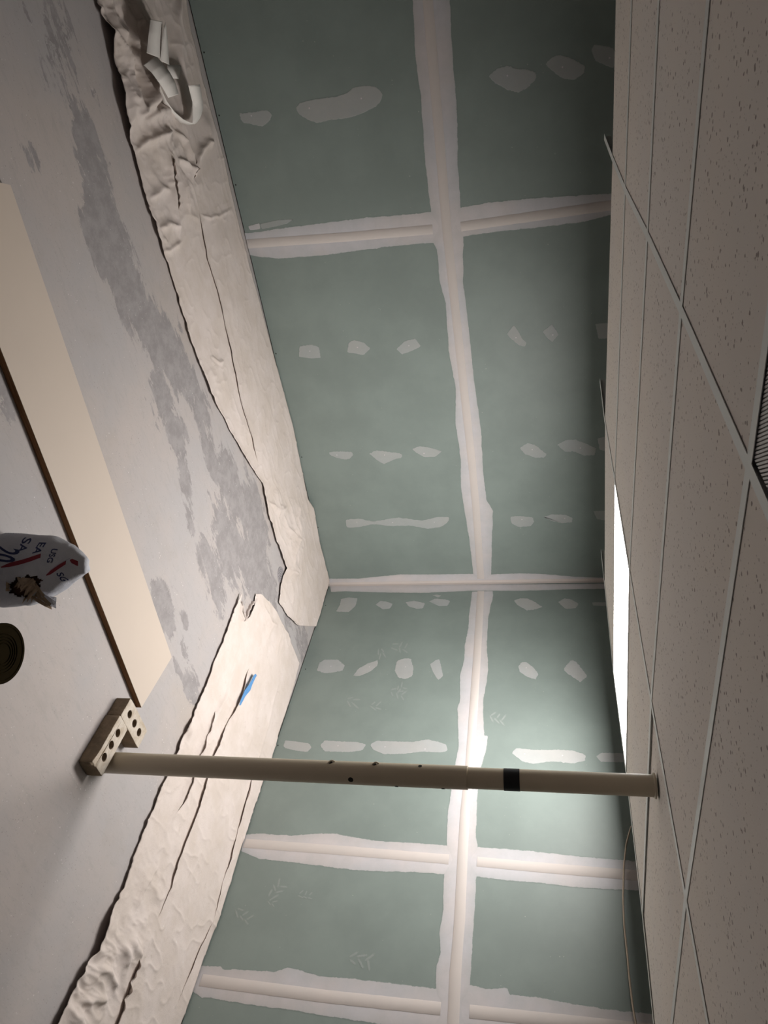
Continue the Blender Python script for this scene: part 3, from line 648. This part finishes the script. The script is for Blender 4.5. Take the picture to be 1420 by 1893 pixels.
# ---------------------------------------------------------------- long board on the floor
BT = .027
Q = [hit(318,1215,2,BT), hit(262,1308,2,BT), hit(0,640,2,BT), hit(20,342,2,BT)]
far = Q[3]+(Q[3]-Q[0])*0; ed = (Q[1]-Q[2]); ed /= np.linalg.norm(ed)
Q[2] = Q[1]-ed*2.02; Q[3] = Q[0]-ed*1.98                     # it runs out of the frame
Q[3] = hit(20,342,2,BT)
lp = [Q[0]*[1, 1, 0], Q[1]*[1, 1, 0], Q[2]*[1, 1, 0], Q[3]*[1, 1, 0]]
bd = prism('board', [(p[0], p[1], .0015) for p in lp], BT-.0035, BEDGEM)
tag(bd, 'long cream-faced board with a brown raw edge lying flat on the floor', 'board')
prism('laminate_face', [(p[0], p[1], BT-.002) for p in lp], .0012, BOARDM, bd)

# ---------------------------------------------------------------- bricks at the foot of the post
def brick(label, x0, y0, lx, ly, rz, along):
    n = 14; out = []
    for (ax, ay), (bx, by) in zip([(0, 0), (lx, 0), (lx, ly), (0, ly)], [(lx, 0), (lx, ly), (0, ly), (0, 0)]):
        for k in range(n):
            t = k/n; out.append((ax+(bx-ax)*t+random.uniform(-.0009, .0009), ay+(by-ay)*t+random.uniform(-.0009, .0009)))
    rc = .006
    out = [(min(max(x, 0 if min(y, ly-y) > rc else .0025), lx if min(y, ly-y) > rc else lx-.0025), y) for x, y in out]
    if along == 'x': hs = [(lx*f, ly*.5, .0172) for f in (.24, .5, .76)]
    else: hs = [(lx*.5, ly*f, .0172) for f in (.22, .5, .78)]
    me = plate_with_holes(out, hs, .062, .0018)
    o = link('brick', me, BRICKM); me.materials.append(BRICKS)
    for p in me.polygons:
        if p.normal.z < .55: p.material_index = 1
    for v in me.vertices:
        v.co.z += .0012*noise.noise(v.co*60)
        if v.co.z > .05 and v.co.x > lx*.86 and v.co.y < ly*.35 and along == 'x': v.co.z -= .006*(.5+random.random())
    o.location = (x0, y0, .0008); o.rotation_euler = (0, 0, rz)
    return tag(o, label, 'brick')
brick('three-hole pale brick with a chipped corner in front of the post foot', 2.634, -1.534, .208, .080, .01, 'x')
brick('three-hole pale brick between the post and the end of the long board', 2.546, -1.530, .085, .192, .01, 'y')

# ---------------------------------------------------------------- steel post
PX, PY = 2.750, -1.4045
post = tag(empty('support_post', (PX, PY, 0)), 'round cream adjustable steel post braced from floor to ceiling tile', 'post')
def pz(x, y):   # height on the post axis seen at photo (x, y)
    best = min(np.linspace(0, H, 2000), key=lambda z: abs(((np.array([PX, PY, z])-CAM)@u2)*FPX/((np.array([PX, PY, z])-CAM)@fw)+CX-x)); return float(best)
z1 = pz(865, 1440); zt0, zt1 = pz(932, 1440), pz(961, 1440)
under(lathe('lower_tube', [(0, .006), (.038, .006), (.0385, .0065), (.0385, z1), (.0345, z1), (.0345, z1-.02)], POSTM, n=56, loc=(PX, PY, 0)), post)
under(lathe('upper_tube', [(.0345, z1-.02), (.0345, H-.012), (.036, H-.008), (.0395, H-.006), (.040, H-.0008), (0, H-.0008)], POSTM, n=56, loc=(PX, PY, 0)), post)
under(lathe('base_plate', [(0, .0005), (.041, .0005), (.041, .006), (0, .006)], POSTM, n=40, loc=(PX, PY, 0)), post)
under(lathe('tape_wrap', [(.0346, zt0), (.0358, zt0), (.0358, zt1), (.0346, zt1)], BLACKM, n=56, loc=(PX, PY, 0)), post)
cdir = np.array([CAM[0]-PX, CAM[1]-PY]); cdir /= np.linalg.norm(cdir); cang = math.atan2(cdir[1], cdir[0])
def on_post(name, px, side, r, mat, kind):
    z = pz(px, 1430); a = cang+side; R_ = .0386; n_ = np.array([math.cos(a), math.sin(a), 0]); s_ = np.array([-n_[1], n_[0], 0]); c0 = np.array([PX, PY, z])
    if kind == 'hole':
        V = []
        for off, rr in ((.0001, r*1.12), (.0009, r), (.0005, 0)):
            for k in range(16):
                q = rr*math.cos(k*math.pi/8); e = rr*math.sin(k*math.pi/8); aa = a+q/R_
                V.append((PX+(R_+off)*math.cos(aa), PY+(R_+off)*math.sin(aa), z+e))
        F = [[j*16+k, j*16+(k+1) % 16, (j+1)*16+(k+1) % 16, (j+1)*16+k] for j in range(2) for k in range(16)]
        under(mesh(name, V, F, mat), post)
    else:    # pressed half-ring lug
        pts = [c0+n_*(R_+.006*math.sin(t*math.pi))+s_*0+np.array([0, 0, (t-.5)*.022])+s_*.004*math.cos(t*math.pi) for t in np.linspace(0, 1, 10)]
        under(tube(name, pts, .0028, mat, n=8), post)
on_post('pin_hole', 653, .62, .0085, HOLEM, 'hole'); on_post('pin_hole', 778, -.95, .006, HOLEM, 'hole'); on_post('pin_hole', 735, 1.32, .006, HOLEM, 'hole'); on_post('pin_hole', 820, 1.35, .006, HOLEM, 'hole')
for px in (615, 696): on_post('pin_hole', px-2, -.98, .0065, HOLEM, 'hole'); on_post('lug', px, -1.0, 0, POSTM, 'lug')

# ---------------------------------------------------------------- open bag of setting compound
bx, by = 2.735, -2.318
ang = math.atan2(CAM[1]-by, CAM[0]-bx)            # front of the bag faces the camera
fd = np.array([math.cos(ang), math.sin(ang), 0]); sd = np.array([-fd[1], fd[0], 0])   # sd: towards picture bottom
BH = .305
bag = tag(empty('compound_bag', (bx, by, 0)), 'torn white paper bag of powder with navy lettering at the left frame edge', 'bag')
def bagprof(v):
    a_ = float(np.interp(v, [0, .08, .4, .62, .8, .92, 1], [.100, .114, .108, .088, .060, .040, .022]))
    b_ = float(np.interp(v, [0, .08, .4, .62, .8, .92, 1], [.050, .056, .052, .046, .036, .024, .014]))
    c_ = float(np.interp(v, [0, .4, .62, .8, 1], [.0, -.004, -.010, -.018, -.012]))      # drift of the centre along sd
    return a_, b_, c_
_th = np.linspace(0, 2*math.pi, 2001); _ct, _st = np.cos(_th), np.sin(_th)
_bx = .108*np.sign(_ct)*np.abs(_ct)**.62; _by = .052*np.sign(_st)*np.abs(_st)**.62
_arc = np.r_[0, np.cumsum(np.hypot(np.diff(_bx), np.diff(_by)))]; _arc /= _arc[-1]
def u_at(x, v):     # u of the front-face point x metres to picture bottom of the bag's axis
    a_, b_, c_ = bagprof(v); k = max(-.999, min(.999, (x-c_)/a_)); th = math.acos(math.copysign(abs(k)**(1/.62), k)); return float(np.interp(th, _th, _arc))
def bagpt(u, v, off=0.0):
    """u 0..1 around, u=.25 faces the camera"""
    a_, b_, c_ = bagprof(v); th = float(np.interp(u % 1.0 if u != 1 else 1, _arc, _th)); ct, st_ = math.cos(th), math.sin(th)
    e = .62; x = a_*math.copysign(abs(ct)**e, ct); y = b_*math.copysign(abs(st_)**e, st_)
    w_ = noise.noise(Vector((x*14, y*14, v*4.0)))*.006*(1+1.5*v)+noise.noise(Vector((x*45, y*45, v*11)))*.0012*(.2+v*1.8)
    l = math.hypot(x, y)+1e-6; k = 1+(w_+off)/l
    P = np.array([bx, by, 0])+sd*(x*k+c_)+fd*(y*k)
    P[2] = .001+v*BH+(.006*noise.noise(Vector((x*30, y*30, 3))) if v > .95 else 0)
    return P
NU, NV = 120, 70
UH = u_at(.046, .42)
hole = lambda u, v: ((u-UH)/(.052+.008*math.sin(v*60)))**2+((v-.42)/(.175+.022*math.sin(u*160)))**2 < 1
V = []; F = []
for j in range(NV+1):
    for i in range(NU): V.append(bagpt(i/NU, j/NV))
for j in range(NV):
    for i in range(NU):
        if hole((i+.5)/NU, (j+.5)/NV): continue
        F.append([j*NU+i, j*NU+(i+1) % NU, (j+1)*NU+(i+1) % NU, (j+1)*NU+i])
F.append([i for i in range(NU)][::-1])
V.append(bagpt(0, 1)*.5+bagpt(.5, 1)*.5); F += [[NV*NU+i, NV*NU+(i+1) % NU, len(V)-1] for i in range(NU)]
o = under(mesh('sack', V, F, BAGM, smooth=True), bag); md = o.modifiers.new('t', 'SOLIDIFY'); md.thickness = .0012; md.offset = -1; o.data.materials.append(KRAFT); md.material_offset = 0
# inner lining, dark
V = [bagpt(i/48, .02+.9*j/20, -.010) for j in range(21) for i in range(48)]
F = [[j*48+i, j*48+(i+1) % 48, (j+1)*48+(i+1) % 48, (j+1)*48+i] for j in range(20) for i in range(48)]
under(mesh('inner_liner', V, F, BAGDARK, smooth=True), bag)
# torn flaps around the hole
def flap(u0, v0, u1, v1, out_, tipu, tipv, mat=KRAFT):
    V = []; n = 7
    for i in range(n):
        t = i/(n-1); bp = bagpt(u0+(u1-u0)*t, v0+(v1-v0)*t, .0015); tp = bagpt(tipu+(u1-u0)*(t-.5)*.7, tipv+(v1-v0)*(t-.5)*.7, out_*(1+.5*math.sin(i*2.3)))
        for k, s_ in enumerate((0, .35, .7, 1)):
            p = bp+(tp-bp)*s_; p = p+fd*.006*math.sin(s_*3)+np.array([0, 0, .004*math.sin(i*1.9+k)])*s_; V.append(p)
    F = [[i*4+k, i*4+k+1, (i+1)*4+k+1, (i+1)*4+k] for i in range(n-1) for k in range(3)]
    o = under(mesh('torn_flap', V, F, mat), bag); md = o.modifiers.new('t', 'SOLIDIFY'); md.thickness = .0007
def fl(x0, z0, x1, z1, out_, tx_, tz_, mat=KRAFT):
    flap(u_at(x0, z0/BH), z0/BH, u_at(x1, z1/BH), z1/BH, out_, u_at(tx_, tz_/BH), tz_/BH, mat)
fl(.018, .100, .030, .165, .012, .040, .150); fl(.022, .155, .052, .178, .022, .050, .140); fl(.050, .175, .078, .150, .026, .080, .190); fl(.060, .180, .076, .165, .030, .084, .205, BAGM)
fl(.030, .068, .060, .066, .006, .045, .080); fl(.074, .130, .070, .165, .028, .060, .150); fl(.020, .120, .024, .150, .010, .044, .110)
def bag_print(name, body, size, x0, z0, mat, rot=0.0, sx=1.0):
    me = text_mesh(body, size); bm = bmesh.new(); bm.from_mesh(me)
    for _ in range(2): bmesh.ops.subdivide_edges(bm, edges=[e for e in bm.edges if e.calc_length() > .005], cuts=1)
    bmesh.ops.triangulate(bm, faces=bm.faces)
    for v in bm.verts:
        x = v.co.x*sx; y = v.co.y; x, y = x*math.cos(rot)-y*math.sin(rot)*.4, x*math.sin(rot)+y
        vv = max(.01, min(.99, (z0+y)/BH)); v.co = Vector(bagpt(u_at(x0+x, vv), vv, .0022))
    bm.to_mesh(me); bm.free(); return under(link(name, me, mat), bag)
bag_print('lettering', 'USG', .024, -.066, .212, INK, rot=-.25); bag_print('lettering', 'SG', .026, .004, .232, INK, rot=.35)
bag_print('lettering', 'EA', .034, -.088, .168, INK, rot=-.42); bag_print('lettering', 'SA', .040, -.104, .112, INK, rot=-.30)
bag_print('lettering', '20', .110, -.080, .034, INK, rot=-.42, sx=.46)
def stripe(x0, z0, x1, z1, hw, mat, name='stripe', n=14, vert=False):
    V = []
    for i in range(n):
        t = i/(n-1); x = x0+(x1-x0)*t; z = z0+(z1-z0)*t; hh = hw*(1 if n < 14 else min(1, .25+3*t))
        for s_ in (-1, 1):
            vv = max(.005, z/BH); V.append(bagpt(u_at(x+s_*hh, vv), vv, .0020))
    return under(mesh(name, V, [[2*i, 2*i+1, 2*i+3, 2*i+2] for i in range(n-1)], mat), bag)
stripe(-.012, .052, -.044, .180, .0065, RED); stripe(.012, .200, -.022, .258, .0050, RED); stripe(-.028, .268, -.018, .290, .0060, RED)
stripe(-.000, .210, -.034, .268, .0012, BAGLITE)
for k in range(9): stripe(-.108, .012+.0085*k, -.088-.001*(k % 3), .010+.0085*k, .0014, BAGLITE, 'print_line', 4) if False else stripe(-.108+.0001*k, .006+.009*k, -.1079+.0001*k, .011+.009*k, .010, BAGLITE, 'print_line', 3)
for a_ in ((.006, .004, .006, .042, .0009), (.076, .004, .072, .034, .0009)): stripe(*a_, INK, 'label_frame', 6)
stripe(.041, .036, .041, .0385, .034, INK, 'label_frame', 2); stripe(.040, .008, .040, .028, .026, BAGLITE, 'label_panel', 4)

# ---------------------------------------------------------------- dark tub at the frame edge
h = hit(6, 1208, 2, .15); tx, ty = h[0], h[1]; TR = 55.5*1.99/FPX
tub = tag(empty('ridged_tub', (tx, ty, 0)), 'dark brown round tub with a ridged lid at the left frame edge', 'tub')
under(lathe('body', [(0, .001), (TR*.93, .001), (TR*.95, .004), (TR*.97, .146), (TR*.97, .148)], DARKTUB, n=60, loc=(tx, ty, 0)), tub)
pr = [(TR*.97, .138), (TR, .138), (TR, .149), (TR*.985, .151), (TR*.90, .151), (TR*.88, .149)]
for k in range(4):
    r0 = TR*(.66-.10*k); pr += [(r0, .149), (r0-TR*.012, .1515), (r0-TR*.03, .1515), (r0-TR*.042, .149)]
pr += [(0, .149)]
under(lathe('lid', pr, DARKTUB, n=72, loc=(tx, ty, 0)), tub)

# ---------------------------------------------------------------- curls of paper joint tape on the first cloth
def ribbon(label, Lp, Rp, n=44):
    A_ = resample([hit(x, y, 2, z) for x, y, z in Lp], n); B_ = resample([hit(x, y, 2, z) for x, y, z in Rp], n)
    V = []
    for i in range(n):
        for k in (0, .5, 1): V.append(A_[i]+(B_[i]-A_[i])*k)
    F = [[i*3+k, i*3+k+1, (i+1)*3+k+1, (i+1)*3+k] for i in range(n-1) for k in range(2)]
    o = mesh('paper_tape_curl', V, F, PAPERM, smooth=True); md = o.modifiers.new('t', 'SOLIDIFY'); md.thickness = .0006
    return tag(o, label, 'tape strip', 'curled offcuts of paper joint tape on the cloth')
ribbon('pale paper tape offcut curving in a long low arc on the canvas cloth',
 [(281,133,.05),(288,160,.035),(301,194,.03),(316,212,.028),(333,227,.028),(348,231,.03),(362,229,.034),(371,217,.05),(376,197,.07),(370,156,.12)],
 [(284,131,.085),(297,162,.07),(308,186,.065),(322,206,.06),(338,220,.058),(350,226,.058),(356,227,.055),(356,212,.06),(356,190,.072),(348,158,.12)])
ribbon('brightly lit white paper tape offcut, highest of the curls, with a square-cut end',
 [(265,120,.09),(280,134,.11),(292,150,.12),(301,163,.12),(311,181,.115)], [(288,103,.10),(302,118,.12),(314,134,.13),(324,152,.13),(330,174,.12)])
ribbon('narrow upright loop of paper tape pointing like a spike',
 [(296,112,.10),(298,95,.11),(300,70,.12),(303,50,.125),(306,42,.12)], [(313,120,.09),(312,100,.10),(310.5,75,.112),(308,52,.122),(306.5,42,.12)])
ribbon('short paper tape tab beside the spike-shaped loop',
 [(309,119,.05),(322,120,.045),(335,121,.04)], [(311,140,.05),(320,145,.045),(331,146,.04)], 8)
ribbon('flat rectangular paper tape piece, farthest curl from the corner, beside the spike-shaped loop',
 [(278,36,.125),(275,60,.122),(273,80,.115),(271,98,.11)], [(300,40,.115),(299,65,.112),(298,88,.105),(297,108,.10)])

# ---------------------------------------------------------------- small things
pl = [(472,1245.5),(475,1248),(470,1258),(466,1267),(463,1276),(454,1287),(449,1296),(445,1304),(442.5,1304),(446,1292),(449,1285),(453,1276),(461,1265),(466,1256),(469,1249)]
P = [hit(x, y, 2, .030) for x, y in pl]; c_ = sum(P)/len(P)
V = [tuple(p) for p in P]+[(p[0]+(c_[0]-p[0])*.25, p[1]+(c_[1]-p[1])*.25, p[2]+.002) for p in P]+[(p[0], p[1], p[2]-.001) for p in P]; n = len(P)
F = [[i, (i+1) % n, n+(i+1) % n, n+i] for i in range(n)]+[[n+i for i in range(n)]]+[[2*n+(i+1) % n, (i+1) % n, i, 2*n+i][::-1] for i in range(n)]+[[2*n+i for i in range(n)][::-1]]
bt = mesh('blue_tape_scrap', V, F, BLUEM); tag(bt, 'twisted scrap of blue tape lying on the canvas cloth by the right-hand wall', 'tape scrap')
h = hit(518.5, 1063)
hs = [(r*math.cos(t+ph), r*math.sin(t+ph), .0042) for r, cnt, ph in ((.038, 12, .1), (.024, 8, .2), (.010, 4, 0)) for t in np.linspace(0, 2*math.pi, cnt, endpoint=False)]
dr = tag(empty('floor_drain', (h[0], h[1], 0)), 'small round perforated floor drain half under the cloth near the corner', 'drain')
me = plate_with_holes([(.050*math.cos(t), .050*math.sin(t)) for t in np.linspace(0, 2*math.pi, 40, endpoint=False)], hs, .002, .0003)
o = link('grate', me, GREYM, dr); o.location = (0, 0, .0008)
o = lathe('rim', [(.0505, .0003), (.0505, .0034), (.054, .0034), (.056, .0003)], GREYM, n=40, loc=(0, 0, 0)); o.parent = dr
o = lathe('well', [(0, .0005), (.050, .0005)], HOLEM, n=40, loc=(0, 0, 0)); o.parent = dr
def wp(x, y): h = hit(x, y, 1, -.03); return h
cab = [wp(1190,1500)]+[wp(*q) for q in ((1166,1530),(1158,1560),(1153.5,1600),(1152,1660),(1154,1710),(1159.5,1760),(1164,1810),(1170,1860),(1176,1893),(1184,1940),(1200,2000))]
cab = resample(cab, 60)
tag(tube('cable', cab, .0042, CABLEM, n=8), 'thin cream cable hanging from the ceiling in front of the right-hand wall', 'cable')
